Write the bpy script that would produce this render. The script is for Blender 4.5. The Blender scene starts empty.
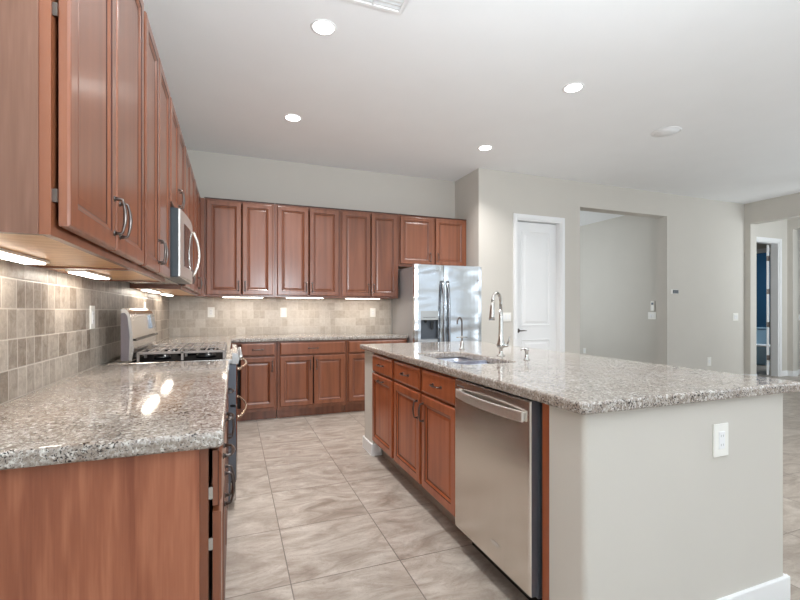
import bpy, bmesh, math, random
from mathutils import Vector, Matrix
from math import pi, radians, sin, cos, tan, atan

random.seed(7)
SC = bpy.context.scene
COL = SC.collection

# ------------------------------------------------------------------ camera
cam_d = bpy.data.cameras.new('camera')
cam = bpy.data.objects.new('camera', cam_d)
COL.objects.link(cam)
cam.location = (0, 0, 1.19)
cam.rotation_euler = (radians(90), 0, radians(-21.0))
cam_d.sensor_width = 36
cam_d.lens = 36 * 433.4 / 800
cam_d.shift_y = 11.0 / 800
cam_d.clip_start = 0.02
SC.camera = cam

# ------------------------------------------------------------------ world, light, exposure
SC.view_settings.view_transform = 'Standard'
SC.view_settings.look = 'None'
SC.view_settings.gamma = 1
SC.view_settings.use_curve_mapping = False
SC.view_settings.exposure = -0.08
w = bpy.data.worlds.new('sky'); SC.world = w; w.use_nodes = True
w.node_tree.nodes['Background'].inputs[0].default_value = (0.82, 0.91, 1.0, 1)
w.node_tree.nodes['Background'].inputs[1].default_value = 1.1


def area(name, loc, rot, sx, sy, power, color=(1, 1, 1), spread=None):
    d = bpy.data.lights.new(name, 'AREA')
    d.shape = 'RECTANGLE'; d.size = sx; d.size_y = sy; d.energy = power; d.color = color
    if spread: d.spread = spread
    o = bpy.data.objects.new(name, d); COL.objects.link(o)
    o.location = loc; o.rotation_euler = rot
    return o


# daylight through the patio doors behind the camera and the windows of the great room; unseen fills added
DAY = (0.86, 0.945, 1.0)
area('patio_daylight', (3.6, -4.35, 1.35), (radians(90), 0, 0), 8.0, 2.4, 12, DAY)
area('rear_ceiling_fill', (3.6, -4.0, 0.9), (radians(180), 0, 0), 8.0, 0.7, 60, DAY)  # added unseen fill facing up to brighten the ceiling from the rear
area('great_room_daylight', (8.2, -0.6, 1.5), (radians(100), 0, radians(90)), 5.0, 2.2, 55, DAY)
area('left_fill', (-0.62, -2.4, 1.55), (radians(100), 0, radians(-78)), 2.6, 1.7, 25, DAY)  # made-up fill from the left for the island's aisle face
area('right_ceiling_fill', (7.95, -0.4, 0.9), (radians(180), 0, radians(90)), 5.0, 0.5, 60, DAY)  # added fill facing up, lifts the ceiling on the great-room side
area('left_ceiling_fill', (-0.42, -2.2, 0.9), (radians(180), 0, radians(90)), 2.6, 0.5, 60, DAY)  # added fill facing up, lifts the kitchen ceiling from the left
area('camera_ceiling_fill', (0.9, -0.25, 1.70), (radians(152), 0, 0), 0.9, 0.9, 108, DAY)  # unseen fill added by the camera, evens out the ceiling like a bounced flash
area('hall_fill', (4.95, 7.4, 1.6), (radians(90), 0, radians(-90)), 1.8, 2.0, 33, DAY)  # hidden fill added to brighten the hall, no window there
area('vestibule_fill', (9.0, 2.35, 1.7), (radians(90), 0, radians(0)), 0.9, 1.8, 42, DAY)  # added fill lighting the vestibule from out of view
area('bathroom_fill', (11.6, 5.3, 2.6), (radians(20), 0, 0), 0.5, 0.5, 45, (0.9, 0.97, 1.0))  # unseen fill lamp added to lift the dim bathroom

# ------------------------------------------------------------------ materials


def srgb(r, g, b):
    def f(c):
        c /= 255.0
        return c / 12.92 if c <= 0.04045 else ((c + 0.055) / 1.055) ** 2.4
    return (f(r), f(g), f(b), 1)


class NT:
    def __init__(s, name):
        s.m = bpy.data.materials.new(name); s.m.use_nodes = True
        s.t = s.m.node_tree; s.b = s.t.nodes['Principled BSDF']

    def n(s, typ, **kw):
        nd = s.t.nodes.new(typ)
        for k, v in kw.items():
            if k in nd.inputs and not hasattr(nd, k): nd.inputs[k].default_value = v
            elif hasattr(nd, k): setattr(nd, k, v)
            else: nd.inputs[k].default_value = v
        return nd

    def l(s, a, b): s.t.links.new(a, b)

    def set(s, **kw):
        for k, v in kw.items(): s.b.inputs[k.replace('_', ' ')].default_value = v
        return s

    def ramp(s, fac, stops, interp='LINEAR'):
        r = s.n('ShaderNodeValToRGB'); cr = r.color_ramp; cr.interpolation = interp
        while len(cr.elements) < len(stops): cr.elements.new(0.5)
        for e, (p, c) in zip(cr.elements, stops):
            e.position = p; e.color = c if len(c) == 4 else (*c, 1)
        s.l(fac, r.inputs[0]); return r.outputs[0]

    def mix(s, fac, a, b, blend='MIX'):
        m = s.n('ShaderNodeMix'); m.data_type = 'RGBA'; m.blend_type = blend
        for v, i in ((fac, 0), (a, 6), (b, 7)):
            if hasattr(v, 'is_linked') or hasattr(v, 'links'): s.l(v, m.inputs[i])
            else: m.inputs[i].default_value = v
        return m.outputs[2]

    def math(s, op, a, b=0.0, c=None):
        m = s.n('ShaderNodeMath'); m.operation = op
        for v, i in ((a, 0), (b, 1), (c, 2)):
            if v is None: continue
            if hasattr(v, 'links'): s.l(v, m.inputs[i])
            else: m.inputs[i].default_value = v
        return m.outputs[0]

    def coord(s, scale=(1, 1, 1), loc=(0, 0, 0), kind='Object'):
        tc = s.n('ShaderNodeTexCoord'); mp = s.n('ShaderNodeMapping')
        mp.inputs['Scale'].default_value = scale; mp.inputs['Location'].default_value = loc
        s.l(tc.outputs[kind], mp.inputs[0]); return mp.outputs[0]

    def noise(s, vec, scale, detail=4, rough=0.5, dist=0.0):
        n = s.n('ShaderNodeTexNoise'); s.l(vec, n.inputs['Vector'])
        n.inputs['Scale'].default_value = scale; n.inputs['Detail'].default_value = detail
        n.inputs['Roughness'].default_value = rough; n.inputs['Distortion'].default_value = dist
        return n.outputs[0]

    def bump(s, h, strength=0.1, dist=0.01):
        b = s.n('ShaderNodeBump'); b.inputs['Strength'].default_value = strength
        b.inputs['Distance'].default_value = dist; s.l(h, b.inputs['Height'])
        s.l(b.outputs[0], s.b.inputs['Normal'])


def plain(name, col, rough=0.5, metal=0.0, bump=0.0, bscale=200, spec=0.5, var=0.04):
    t = NT(name); t.set(Roughness=rough, Metallic=metal)
    t.b.inputs['Specular IOR Level'].default_value = spec
    v = t.coord()
    nz = t.noise(v, 3.0, 3)
    c2 = tuple(min(1, x * (1 - var)) for x in col[:3]) + (1,)
    c3 = tuple(min(1, x * (1 + var)) for x in col[:3]) + (1,)
    t.l(t.ramp(nz, [(0.3, c2), (0.7, c3)]), t.b.inputs['Base Color'])
    if bump: t.bump(t.noise(v, bscale, 3), bump, 0.002)
    return t.m


def wood(name, dark, mid, light, rough=0.32, grain=1.0, coat=0.55, gscale=1.0, lines=0.55):
    t = NT(name); t.set(Roughness=rough, Coat_Weight=coat, Coat_Roughness=0.20)
    oi = t.n('ShaderNodeObjectInfo')
    off = t.n('ShaderNodeVectorMath', operation='SCALE'); off.inputs['Scale'].default_value = 7.0
    cmb = t.n('ShaderNodeCombineXYZ'); t.l(oi.outputs['Random'], cmb.inputs[0]); t.l(oi.outputs['Random'], cmb.inputs[2])
    t.l(cmb.outputs[0], off.inputs[0])
    tc = t.n('ShaderNodeTexCoord'); ad = t.n('ShaderNodeVectorMath', operation='ADD')
    t.l(tc.outputs['Object'], ad.inputs[0]); t.l(off.outputs[0], ad.inputs[1])
    mp = t.n('ShaderNodeMapping'); mp.inputs['Scale'].default_value = (9 * gscale, 9 * gscale, 0.8 * gscale); t.l(ad.outputs[0], mp.inputs[0])
    big = t.noise(mp.outputs[0], 0.9, 3, 0.55, 0.6)
    wv = t.n('ShaderNodeTexWave'); wv.bands_direction = 'X'; wv.inputs['Scale'].default_value = lines
    wv.inputs['Distortion'].default_value = 9.0 if lines < 1 else 5.0; wv.inputs['Detail'].default_value = 3; wv.inputs['Detail Scale'].default_value = 1.1
    t.l(mp.outputs[0], wv.inputs['Vector'])
    mp2 = t.n('ShaderNodeMapping'); mp2.inputs['Scale'].default_value = (120, 120, 3); t.l(ad.outputs[0], mp2.inputs[0])
    fine = t.noise(mp2.outputs[0], 1.6, 4, 0.65)
    a = t.math('MULTIPLY_ADD', wv.outputs['Fac'], 0.30 * grain, t.math('MULTIPLY', big, 0.75))
    b = t.math('MULTIPLY_ADD', fine, 0.30 * grain, a)
    b = t.math('SUBTRACT', b, 0.18 * grain)
    t.l(t.ramp(b, [(0.18, dark), (0.42, mid), (0.72, light)]), t.b.inputs['Base Color'])
    t.bump(fine, 0.04, 0.001)
    return t.m


M = {}
M['wood'] = wood('cherry_wood', srgb(104, 58, 37), srgb(132, 77, 51), srgb(150, 94, 66), 0.30, 0.25)
M['wood_island'] = wood('cherry_wood_island', srgb(134, 68, 40), srgb(166, 90, 54), srgb(182, 104, 66), 0.32, 0.25, 0.25)
M['glaze'] = plain('dark_glaze', srgb(66, 30, 22), 0.35)
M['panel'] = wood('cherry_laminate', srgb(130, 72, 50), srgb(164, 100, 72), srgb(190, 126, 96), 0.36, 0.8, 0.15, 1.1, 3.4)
M['panel_up'] = wood('cherry_laminate_upper', srgb(92, 60, 46), srgb(114, 79, 63), srgb(132, 95, 79), 0.36, 0.8, 0.1, 1.1, 3.4)  # same cherry laminate, duller and darker in colour to suit the light there
M['interior'] = wood('maple_veneer', srgb(196, 138, 84), srgb(214, 160, 104), srgb(226, 178, 124), 0.35, 0.8, 0.2)
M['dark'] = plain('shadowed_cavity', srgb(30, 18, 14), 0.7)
M['paint'] = plain('greige_paint', srgb(207, 202, 194), 0.75, bump=0.06, bscale=240, var=0.01, spec=0.3)
M['ceil'] = plain('ceiling_paint', srgb(246, 247, 248), 0.85, bump=0.04, bscale=260, var=0.008, spec=0.2)
M['white'] = plain('white_trim_paint', srgb(240, 240, 240), 0.4, var=0.01)
M['plate'] = plain('white_plastic', srgb(242, 240, 234), 0.3, var=0.01)
M['blue'] = plain('blue_paint', srgb(42, 88, 120), 0.7, var=0.02)
M['shaded_porcelain'] = plain('shaded_porcelain', srgb(150, 180, 200), 0.12, var=0.01)  # toilet porcelain tinted blue-grey, the bathroom's shade put into its colour
M['pewter'] = plain('pewter', srgb(112, 104, 100), 0.28, 1.0, var=0.05)
M['nickel'] = plain('brushed_nickel', srgb(192, 190, 186), 0.24, 1.0, var=0.03)
M['black'] = plain('black_enamel', srgb(22, 22, 24), 0.25)
M['iron'] = plain('sheen_cast_iron', srgb(150, 142, 138), 0.36, 0.55, bump=0.2, bscale=400)  # iron lightened to grey, bright sheen put into the base colour
M['glass_black'] = plain('black_glass', srgb(18, 20, 24), 0.05, var=0.0)
M['grey'] = plain('grey_painted_steel', srgb(168, 167, 168), 0.4, 0.2)
M['blued'] = plain('blue_grey_steel', srgb(112, 117, 126), 0.34, 0.6)
M['cavity'] = plain('grey_plastic', srgb(84, 90, 98), 0.35)
M['handle_grey'] = plain('dark_brushed_steel', srgb(150, 153, 158), 0.22, 1.0)
M['cap_grey'] = plain('grey_end_cap', srgb(108, 100, 104), 0.5)
M['matte_black'] = plain('matte_black_enamel', srgb(14, 12, 12), 0.7, spec=0.05)
M['kick_shade'] = plain('toe_kick_floor_shade', srgb(160, 144, 132), 0.4, var=0.1)  # toe kick takes the floor colour, darkened for the shade under the cabinets
M['mw_side'] = plain('dark_blue_grey_enamel', srgb(58, 65, 70), 0.3)
M['cavity_light'] = plain('slot_grey', srgb(170, 168, 164), 0.5)
M['chrome'] = plain('chrome', srgb(220, 220, 220), 0.08, 1.0, var=0.01)
M['ink'] = plain('grey_lettering', srgb(90, 90, 92), 0.4)


def emit(name, col, strength):
    t = NT(name); t.set(Roughness=0.5); t.b.inputs['Base Color'].default_value = (0.9, 0.9, 0.9, 1)
    t.b.inputs['Emission Color'].default_value = col; t.b.inputs['Emission Strength'].default_value = strength
    return t.m


M['lamp'] = emit('lamp_diffuser', (1.0, 0.97, 0.92, 1), 14)
M['tube'] = emit('under_cabinet_diffuser', (1.0, 0.92, 0.80, 1), 9)


def steel(name, col, rough, wav=0.0, axis=(260, 260, 2)):
    t = NT(name); t.set(Metallic=1.0, Roughness=rough)
    v = t.coord(scale=axis)
    f = t.noise(v, 1.0, 3, 0.6)
    a = tuple(x * 0.93 for x in col[:3]) + (1,)
    t.l(t.ramp(f, [(0.3, a), (0.7, col)]), t.b.inputs['Base Color'])
    r = t.n('ShaderNodeMapRange'); r.inputs['To Min'].default_value = rough * 0.85; r.inputs['To Max'].default_value = rough * 1.2
    t.l(f, r.inputs[0]); t.l(r.outputs[0], t.b.inputs['Roughness'])
    if wav:
        v2 = t.coord(scale=(1.6, 1.6, 5.0))
        t.bump(t.noise(v2, 1.0, 1, 0.4), wav, 0.05)
    return t.m


M['steel'] = steel('brushed_stainless', srgb(226, 220, 213), 0.22)
M['steel_h'] = steel('stainless_horizontal_brush', srgb(204, 202, 200), 0.20, axis=(2, 260, 260))
M['fridge'] = steel('polished_stainless', srgb(216, 220, 224), 0.17, wav=0.6)
M['sink'] = steel('satin_stainless', srgb(214, 218, 230), 0.28)


def granite():
    t = NT('speckled_granite'); t.set(Roughness=0.07)
    t.b.inputs['Specular IOR Level'].default_value = 0.62
    v = t.coord()
    n1 = t.noise(v, 62, 6, 0.7, 0.4)
    base = t.ramp(n1, [(0.30, srgb(118, 108, 100)), (0.43, srgb(154, 144, 135)), (0.56, srgb(186, 179, 172)), (0.72, srgb(214, 211, 206))])
    n2 = t.noise(v, 130, 4, 0.7, 0.3)
    sp = t.ramp(n2, [(0.50, (0, 0, 0)), (0.60, (1, 1, 1))])
    c = t.mix(t.math('MULTIPLY', sp, 0.6), base, srgb(138, 122, 110))
    n4 = t.noise(v, 80, 3, 0.6, 0.5)
    wsp = t.ramp(n4, [(0.56, (0, 0, 0)), (0.63, (1, 1, 1))])
    c = t.mix(t.math('MULTIPLY', wsp, 0.85), c, srgb(228, 225, 220))
    n3 = t.noise(v, 170, 3, 0.6)
    n3b = t.noise(v, 14, 3, 0.6)
    dk = t.ramp(t.math('ADD', n3, t.math('MULTIPLY', n3b, 0.3)), [(0.715, (0, 0, 0)), (0.76, (1, 1, 1))])
    tint = t.ramp(t.noise(v, 3.5, 3, 0.55), [(0.42, (0, 0, 0)), (0.62, (1, 1, 1))])
    c = t.mix(t.math('MULTIPLY', tint, 0.22), c, srgb(158, 136, 118))
    c = t.mix(dk, c, srgb(62, 56, 56))
    t.l(c, t.b.inputs['Base Color'])
    return t.m


M['satin'] = steel('satin_handle_steel', srgb(236, 234, 230), 0.42)
M['granite'] = granite()


def floor_tile():
    t = NT('porcelain_floor_tile'); t.set(Roughness=0.30)
    v = t.coord(loc=(-0.233 + 5.08, -1.932 + 5.08, 0))
    sc = t.n('ShaderNodeVectorMath', operation='SCALE'); sc.inputs['Scale'].default_value = 1 / 0.508; t.l(v, sc.inputs[0])
    fl = t.n('ShaderNodeVectorMath', operation='FLOOR'); t.l(sc.outputs[0], fl.inputs[0])
    fr = t.n('ShaderNodeVectorMath', operation='FRACTION'); t.l(sc.outputs[0], fr.inputs[0])
    flat = t.n('ShaderNodeVectorMath', operation='MULTIPLY'); flat.inputs[1].default_value = (1, 1, 0); t.l(fl.outputs[0], flat.inputs[0])
    wn = t.n('ShaderNodeTexWhiteNoise'); t.l(flat.outputs[0], wn.inputs['Vector'])
    o = t.n('ShaderNodeVectorMath', operation='SCALE'); o.inputs['Scale'].default_value = 9; t.l(wn.outputs['Color'], o.inputs[0])
    ad = t.n('ShaderNodeVectorMath', operation='ADD'); t.l(v, ad.inputs[0]); t.l(o.outputs[0], ad.inputs[1])
    mp = t.n('ShaderNodeMapping'); mp.inputs['Scale'].default_value = (1.0, 2.2, 1); mp.inputs['Rotation'].default_value = (0, 0, 0.5); t.l(ad.outputs[0], mp.inputs[0])
    n1 = t.noise(mp.outputs[0], 3.2, 7, 0.62, 1.6)
    c = t.ramp(n1, [(0.28, srgb(136, 122, 110)), (0.42, srgb(160, 148, 137)), (0.54, srgb(177, 166, 155)), (0.7, srgb(196, 187, 177))])
    n2 = t.noise(mp.outputs[0], 5.0, 8, 0.7, 3.0)
    vein = t.ramp(t.math('ABSOLUTE', t.math('SUBTRACT', n2, 0.5)), [(0.0, (1, 1, 1)), (0.025, (0, 0, 0))])
    c = t.mix(t.math('MULTIPLY', vein, 0.35), c, srgb(132, 116, 104))
    # grout
    sx = t.n('ShaderNodeSeparateXYZ'); t.l(fr.outputs[0], sx.inputs[0])
    def edge(s): return t.math('MINIMUM', s, t.math('SUBTRACT', 1.0, s))
    e = t.math('MINIMUM', edge(sx.outputs[0]), edge(sx.outputs[1]))
    g = t.math('LESS_THAN', e, 0.0052)
    c = t.mix(g, c, srgb(124, 114, 106))
    t.l(c, t.b.inputs['Base Color'])
    t.bump(t.math('SUBTRACT', 1.0, g), 0.3, 0.002)
    return t.m


M['floor'] = floor_tile()


def splash(name, along, widths, dark, light, grout):
    """running rows of tumbled stone, 10 cm high, in blocks of 0.4 m cut into tiles of different widths"""
    t = NT(name); t.set(Roughness=0.36)
    tc = t.n('ShaderNodeTexCoord'); sp = t.n('ShaderNodeSeparateXYZ'); t.l(tc.outputs['Object'], sp.inputs[0])
    def fr(v): return t.math('FRACT', v)
    def white(x, y, z=None):
        c = t.n('ShaderNodeCombineXYZ'); t.l(x, c.inputs[0]); t.l(y, c.inputs[1])
        if z is not None: t.l(z, c.inputs[2])
        w_ = t.n('ShaderNodeTexWhiteNoise'); t.l(c.outputs[0], w_.inputs['Vector']); return w_.outputs['Value']
    rowv = t.math('DIVIDE', t.math('SUBTRACT', sp.outputs[2], 0.898 - 1.0), 0.1)
    row = t.math('FLOOR', rowv)
    u = t.math('MULTIPLY_ADD', row, 0.137, t.math('ADD', sp.outputs[along], 4.0))
    blk = t.math('FLOOR', t.math('DIVIDE', u, 0.4))
    r = white(blk, row)
    w1 = t.math('MULTIPLY_ADD', t.math('GREATER_THAN', r, widths[0]), 0.1 - 0.4 / 6, 0.4 / 6)
    w2 = t.math('MULTIPLY_ADD', t.math('GREATER_THAN', r, widths[1]), 0.1, w1)
    k = t.math('DIVIDE', u, w2); tid = t.math('FLOOR', k); kf = fr(k)
    du = t.math('MULTIPLY', t.math('MINIMUM', kf, t.math('SUBTRACT', 1.0, kf)), w2)
    rf = fr(rowv); dvv = t.math('MULTIPLY', t.math('MINIMUM', rf, t.math('SUBTRACT', 1.0, rf)), 0.1)
    d = t.math('MINIMUM', du, dvv)
    g = t.ramp(d, [(0.0012, (1, 1, 1)), (0.0024, (0, 0, 0))])
    tone = white(tid, row, w2)
    cb = t.n('ShaderNodeCombineXYZ'); t.l(sp.outputs[along], cb.inputs[0]); t.l(sp.outputs[2], cb.inputs[1]); t.l(t.math('MULTIPLY', tone, 5.0), cb.inputs[2])
    n = t.noise(cb.outputs[0], 26, 6, 0.7, 0.6)
    f = t.math('ADD', t.math('MULTIPLY', tone, 0.55), t.math('MULTIPLY_ADD', n, 1.3, -0.43))
    c = t.ramp(f, [(0.1, dark), (0.9, light)])
    n5 = t.noise(cb.outputs[0], 75, 4, 0.65)
    pit = t.math('MULTIPLY', t.ramp(n5, [(0.60, (0, 0, 0)), (0.68, (1, 1, 1))]), t.ramp(tone, [(0.5, (0, 0, 0)), (0.75, (1, 1, 1))]))
    c = t.mix(t.math('MULTIPLY', pit, 0.55), c, grout)
    c = t.mix(g, c, grout)
    t.l(c, t.b.inputs['Base Color'])
    h = t.math('ADD', t.math('MULTIPLY', t.math('SUBTRACT', 1.0, g), 0.6), t.math('MULTIPLY', n, 0.4))
    t.bump(h, 0.4, 0.003)
    return t.m


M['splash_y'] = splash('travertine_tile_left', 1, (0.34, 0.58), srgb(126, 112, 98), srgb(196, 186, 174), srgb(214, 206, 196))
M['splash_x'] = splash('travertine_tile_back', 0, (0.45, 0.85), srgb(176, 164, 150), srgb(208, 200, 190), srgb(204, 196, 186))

# ------------------------------------------------------------------ mesh builder


class MB:
    def __init__(s): s.v = []; s.f = []; s.m = []; s.s = []

    def add(s, vs, fs, m=0, smooth=False):
        o = len(s.v); s.v += [tuple(p) for p in vs]
        for f in fs:
            s.f.append([i + o for i in f]); s.m.append(m); s.s.append(smooth)

    def box(s, x0, x1, y0, y1, z0, z1, m=0):
        s.add([(x0, y0, z0), (x1, y0, z0), (x1, y1, z0), (x0, y1, z0), (x0, y0, z1), (x1, y0, z1), (x1, y1, z1), (x0, y1, z1)],
              [(0, 3, 2, 1), (4, 5, 6, 7), (0, 1, 5, 4), (1, 2, 6, 5), (2, 3, 7, 6), (3, 0, 4, 7)], m)
        return s

    def cbox(s, x0, x1, y0, y1, z0, z1, c, m=0):
        """box with all twelve edges chamfered"""
        bm = bmesh.new(); bmesh.ops.create_cube(bm, size=1)
        for v in bm.verts:
            v.co = Vector(((x0 + x1) / 2 + v.co.x * (x1 - x0), (y0 + y1) / 2 + v.co.y * (y1 - y0), (z0 + z1) / 2 + v.co.z * (z1 - z0)))
        bmesh.ops.bevel(bm, geom=bm.edges[:], offset=c, segments=2, affect='EDGES', profile=0.5)
        s.bm(bm, m)
        return s

    def bm(s, bm, m=0, smooth=False):
        bm.verts.index_update()
        s.add([v.co[:] for v in bm.verts], [[v.index for v in f.verts] for f in bm.faces], m, smooth); bm.free()

    def prism(s, pts, z0, z1, m=0, axis='z'):
        n = len(pts)
        def P(a, b, c): return (a, b, c) if axis == 'z' else ((a, c, b) if axis == 'y' else (c, a, b))
        vs = [P(a, b, z0) for a, b in pts] + [P(a, b, z1) for a, b in pts]
        s.add(vs, [list(range(n))[::-1], list(range(n, 2 * n))] + [(i, (i + 1) % n, n + (i + 1) % n, n + i) for i in range(n)], m)
        return s

    def tube(s, pts, r, seg=10, m=0, caps=True, flat=None):
        pts = [Vector(p) for p in pts]; n = len(pts)
        rs = r if isinstance(r, (list, tuple)) else [r] * n
        rings = []; up = None
        for i, p in enumerate(pts):
            t = (pts[min(i + 1, n - 1)] - pts[max(i - 1, 0)]).normalized()
            if up is None:
                up = Vector((0, 0, 1)) if abs(t.z) < 0.9 else Vector((0, 1, 0))
            a = t.cross(up).normalized(); b = a.cross(t).normalized(); up = b
            rings.append([p + (a * cos(2 * pi * k / seg) + b * sin(2 * pi * k / seg) * (flat or 1)) * rs[i] for k in range(seg)])
        vs = [q for r_ in rings for q in r_]
        fs = [(i * seg + k, i * seg + (k + 1) % seg, (i + 1) * seg + (k + 1) % seg, (i + 1) * seg + k) for i in range(n - 1) for k in range(seg)]
        s.add(vs, fs, m, True)
        if caps:
            s.add(rings[0], [list(range(seg))], m); s.add(rings[-1], [list(range(seg))[::-1]], m)
        return s

    def lathe(s, prof, c=(0, 0, 0), seg=24, m=0, axis='z', smooth=True):
        vs = []; n = len(prof)
        for r, h in prof:
            for k in range(seg):
                a = 2 * pi * k / seg; u, v = r * cos(a), r * sin(a)
                p = (u, v, h) if axis == 'z' else ((h, u, v) if axis == 'x' else (v, h, u))
                vs.append((p[0] + c[0], p[1] + c[1], p[2] + c[2]))
        fs = [(i * seg + k, i * seg + (k + 1) % seg, (i + 1) * seg + (k + 1) % seg, (i + 1) * seg + k) for i in range(n - 1) for k in range(seg)]
        s.add(vs, fs, m, smooth)
        s.add(vs[:seg], [list(range(seg))[::-1]], m); s.add(vs[-seg:], [list(range(seg))], m)
        return s

    def rings(s, x0, x1, z0, z1, prof, mats, last=0):
        """nested rectangles: prof = [(inset, y)], quads between, closed by the last one; local front is -y"""
        vs = []
        for i, y in prof:
            vs += [(x0 + i, y, z0 + i), (x1 - i, y, z0 + i), (x1 - i, y, z1 - i), (x0 + i, y, z1 - i)]
        for k in range(len(prof) - 1):
            a = 4 * k
            s.add(vs[a:a + 8], [(j, (j + 1) % 4, 4 + (j + 1) % 4, 4 + j) for j in range(4)], mats[k])
        s.add(vs[-4:], [(0, 1, 2, 3)], last); s.add(vs[:4], [(3, 2, 1, 0)], 0)
        return s

    def build(s, name, mats, parent=None, loc=(0, 0, 0), rot=None, bevel=0.0, seg=2):
        me = bpy.data.meshes.new(name); me.from_pydata(s.v, [], s.f)
        mats = mats if isinstance(mats, (list, tuple)) else [mats]
        for k in mats: me.materials.append(M[k])
        for p, mi, sm in zip(me.polygons, s.m, s.s): p.material_index = min(mi, len(mats) - 1); p.use_smooth = sm
        bm = bmesh.new(); bm.from_mesh(me)
        bmesh.ops.remove_doubles(bm, verts=bm.verts, dist=1e-6)
        bmesh.ops.recalc_face_normals(bm, faces=bm.faces); bm.to_mesh(me); bm.free()
        o = bpy.data.objects.new(name, me); COL.objects.link(o)
        o.location = loc
        if rot: o.rotation_euler = rot
        if parent: o.parent = parent
        if bevel:
            b = o.modifiers.new('bevel', 'BEVEL'); b.width = bevel; b.segments = seg; b.limit_method = 'ANGLE'; b.angle_limit = radians(50)
        return o


def tag(o, label=None, cat=None, group=None, kind=None):
    if label: o['label'] = label
    if cat: o['category'] = cat
    if group: o['group'] = group
    if kind: o['kind'] = kind
    return o


def thing(name, label, cat, loc=(0, 0, 0), rz=0.0, group=None):
    o = bpy.data.objects.new(name, None); COL.objects.link(o); o.empty_display_size = 0.1
    o.location = loc; o.rotation_euler = (0, 0, rz)
    return tag(o, label, cat, group)


def struct(name, mb, mat, bevel=0.0):
    o = mb.build(name, mat, bevel=bevel); o['kind'] = 'structure'; return o


def link_mesh(name, src, parent, loc=(0, 0, 0), rot=None):
    o = src.copy(); o.name = name; COL.objects.link(o); o.parent = parent; o.location = loc
    if rot is not None: o.rotation_euler = rot
    return o


# ------------------------------------------------------------------ room constants
XL, YB, XR, YP, CE = -0.69, 5.53, 2.97, 4.887, 3.048
HT = 0.898      # worktop top
HB = 0.857      # worktop underside
REAR = -4.5
XQ = 8.285

# floor and ceiling
struct('floor', MB().box(XL - 0.15, 13.0, REAR - 0.5, 9.2, -0.1, 0.0), 'floor')
ceil = struct('ceiling', MB().box(XL - 0.15, 13.0, REAR - 0.2, 9.2, CE, CE + 0.12), 'ceil')
# walls
wl = MB()
wl.box(XL - 0.15, XL, -1.1, YB + 0.15, 0, CE); wl.box(XL - 0.15, XL, -3.7, -1.1, 0, 0.7); wl.box(XL - 0.15, XL, -3.7, -1.1, 2.4, CE); wl.box(XL - 0.15, XL, REAR, -3.7, 0, CE)
struct('wall_left', wl, 'paint')
struct('wall_back', MB().box(XL, XR + 0.15, YB, YB + 0.15, 0, CE), 'paint')
T = 0.18
D1X0, D1X1, D1Z = 3.56, 4.30, 2.44          # pantry door opening
O1, O2, OZ = 4.646, 6.403, 2.688            # wide opening to the hall
wp = MB()
wp.box(XR, D1X0, YP, YP + T, 0, CE)
wp.box(D1X0, D1X1, YP, YP + T, D1Z, CE)
wp.box(D1X1, O1, YP, YP + T, 0, CE)
wp.box(O1, O2, YP, YP + T, OZ, CE)
wp.box(O2, XQ, YP, YP + T, 0, CE)
struct('wall_pantry', wp, 'paint')
struct('wall_return', MB().box(XR, XR + 0.15, YP + T, YB, 0, CE), 'paint')
# right wall with the wide opening into the vestibule
wq = MB()
wq.box(XQ, XQ + 0.16, 4.79, YP, 0, CE)
wq.box(XQ, XQ + 0.16, 3.0, 4.79, OZ, CE)
wq.box(XQ, XQ + 0.16, 2.2, 3.0, 0, CE)
wq.box(XQ, XQ + 0.16, -3.4, 2.2, 0, 0.3)
wq.box(XQ, XQ + 0.16, -3.4, 2.2, 2.62, CE)
wq.box(XQ, XQ + 0.16, REAR, -3.4, 0, CE)
struct('wall_right', wq, 'paint')
# rear wall: tall patio doors fill most of it
wr = MB()
wr.box(XL, -0.4, REAR - 0.15, REAR, 0, CE)
wr.box(-0.4, 7.7, REAR - 0.15, REAR, 2.6, CE)
wr.box(7.7, XQ + 0.16, REAR - 0.15, REAR, 0, CE)
struct('wall_rear', wr, 'paint')
wf = MB()
for i in range(5):
    x = -0.4 + i * 8.1 / 4
    wf.box(x - 0.03, x + 0.03, REAR - 0.1, REAR - 0.02, 0.0, 2.6)
wf.box(-0.37, 7.67, REAR - 0.1, REAR - 0.02, 2.53, 2.6); wf.box(-0.37, 7.67, REAR - 0.1, REAR - 0.02, 0.0, 0.05)
struct('window_1', wf, 'white')
# hall behind the wide opening
struct('wall_hall_right', MB().box(7.1, 7.25, YP + T, 9.0, 0, CE), 'paint')
struct('wall_hall_left', MB().box(4.3, 4.45, YP + T, 9.0, 0, CE), 'paint')
struct('wall_hall_back', MB().box(4.3, 7.25, 9.0, 9.15, 0, CE), 'paint')
# vestibule and bathroom
B0, B1, BZ = 8.545, 9.245, 2.43
wv = MB()
wv.box(XQ + 0.16, B0, YP, YP + 0.13, 0, CE); wv.box(B0, B1, YP, YP + 0.13, BZ, CE); wv.box(B1, 11.2, YP, YP + 0.13, 0, CE)
struct('wall_vestibule_back', wv, 'paint')
wv = MB()
wv.box(9.50, 9.64, 4.80, YP, 0, CE); wv.box(9.50, 9.64, 3.4, 4.80, 2.68, CE); wv.box(9.50, 9.64, 2.2, 3.4, 0, CE)
struct('wall_vestibule_right', wv, 'paint')
struct('wall_corridor', MB().box(11.2, 11.35, 2.2, YP + 0.13, 0, CE), 'paint')
struct('wall_vestibule_front', MB().box(XQ + 0.16, 11.35, 2.05, 2.2, 0, CE), 'paint')
wv = MB()
wv.box(10.2, 10.32, 5.02, 5.42, 0, CE); wv.box(10.2, 10.32, 5.42, 6.2, 2.40, CE); wv.box(10.2, 10.32, 6.2, 7.6, 0, CE)
wv.box(8.3, 10.2, 7.6, 7.7, 0, CE); wv.box(8.2, 8.3, 5.02, 7.7, 0, CE)
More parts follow.
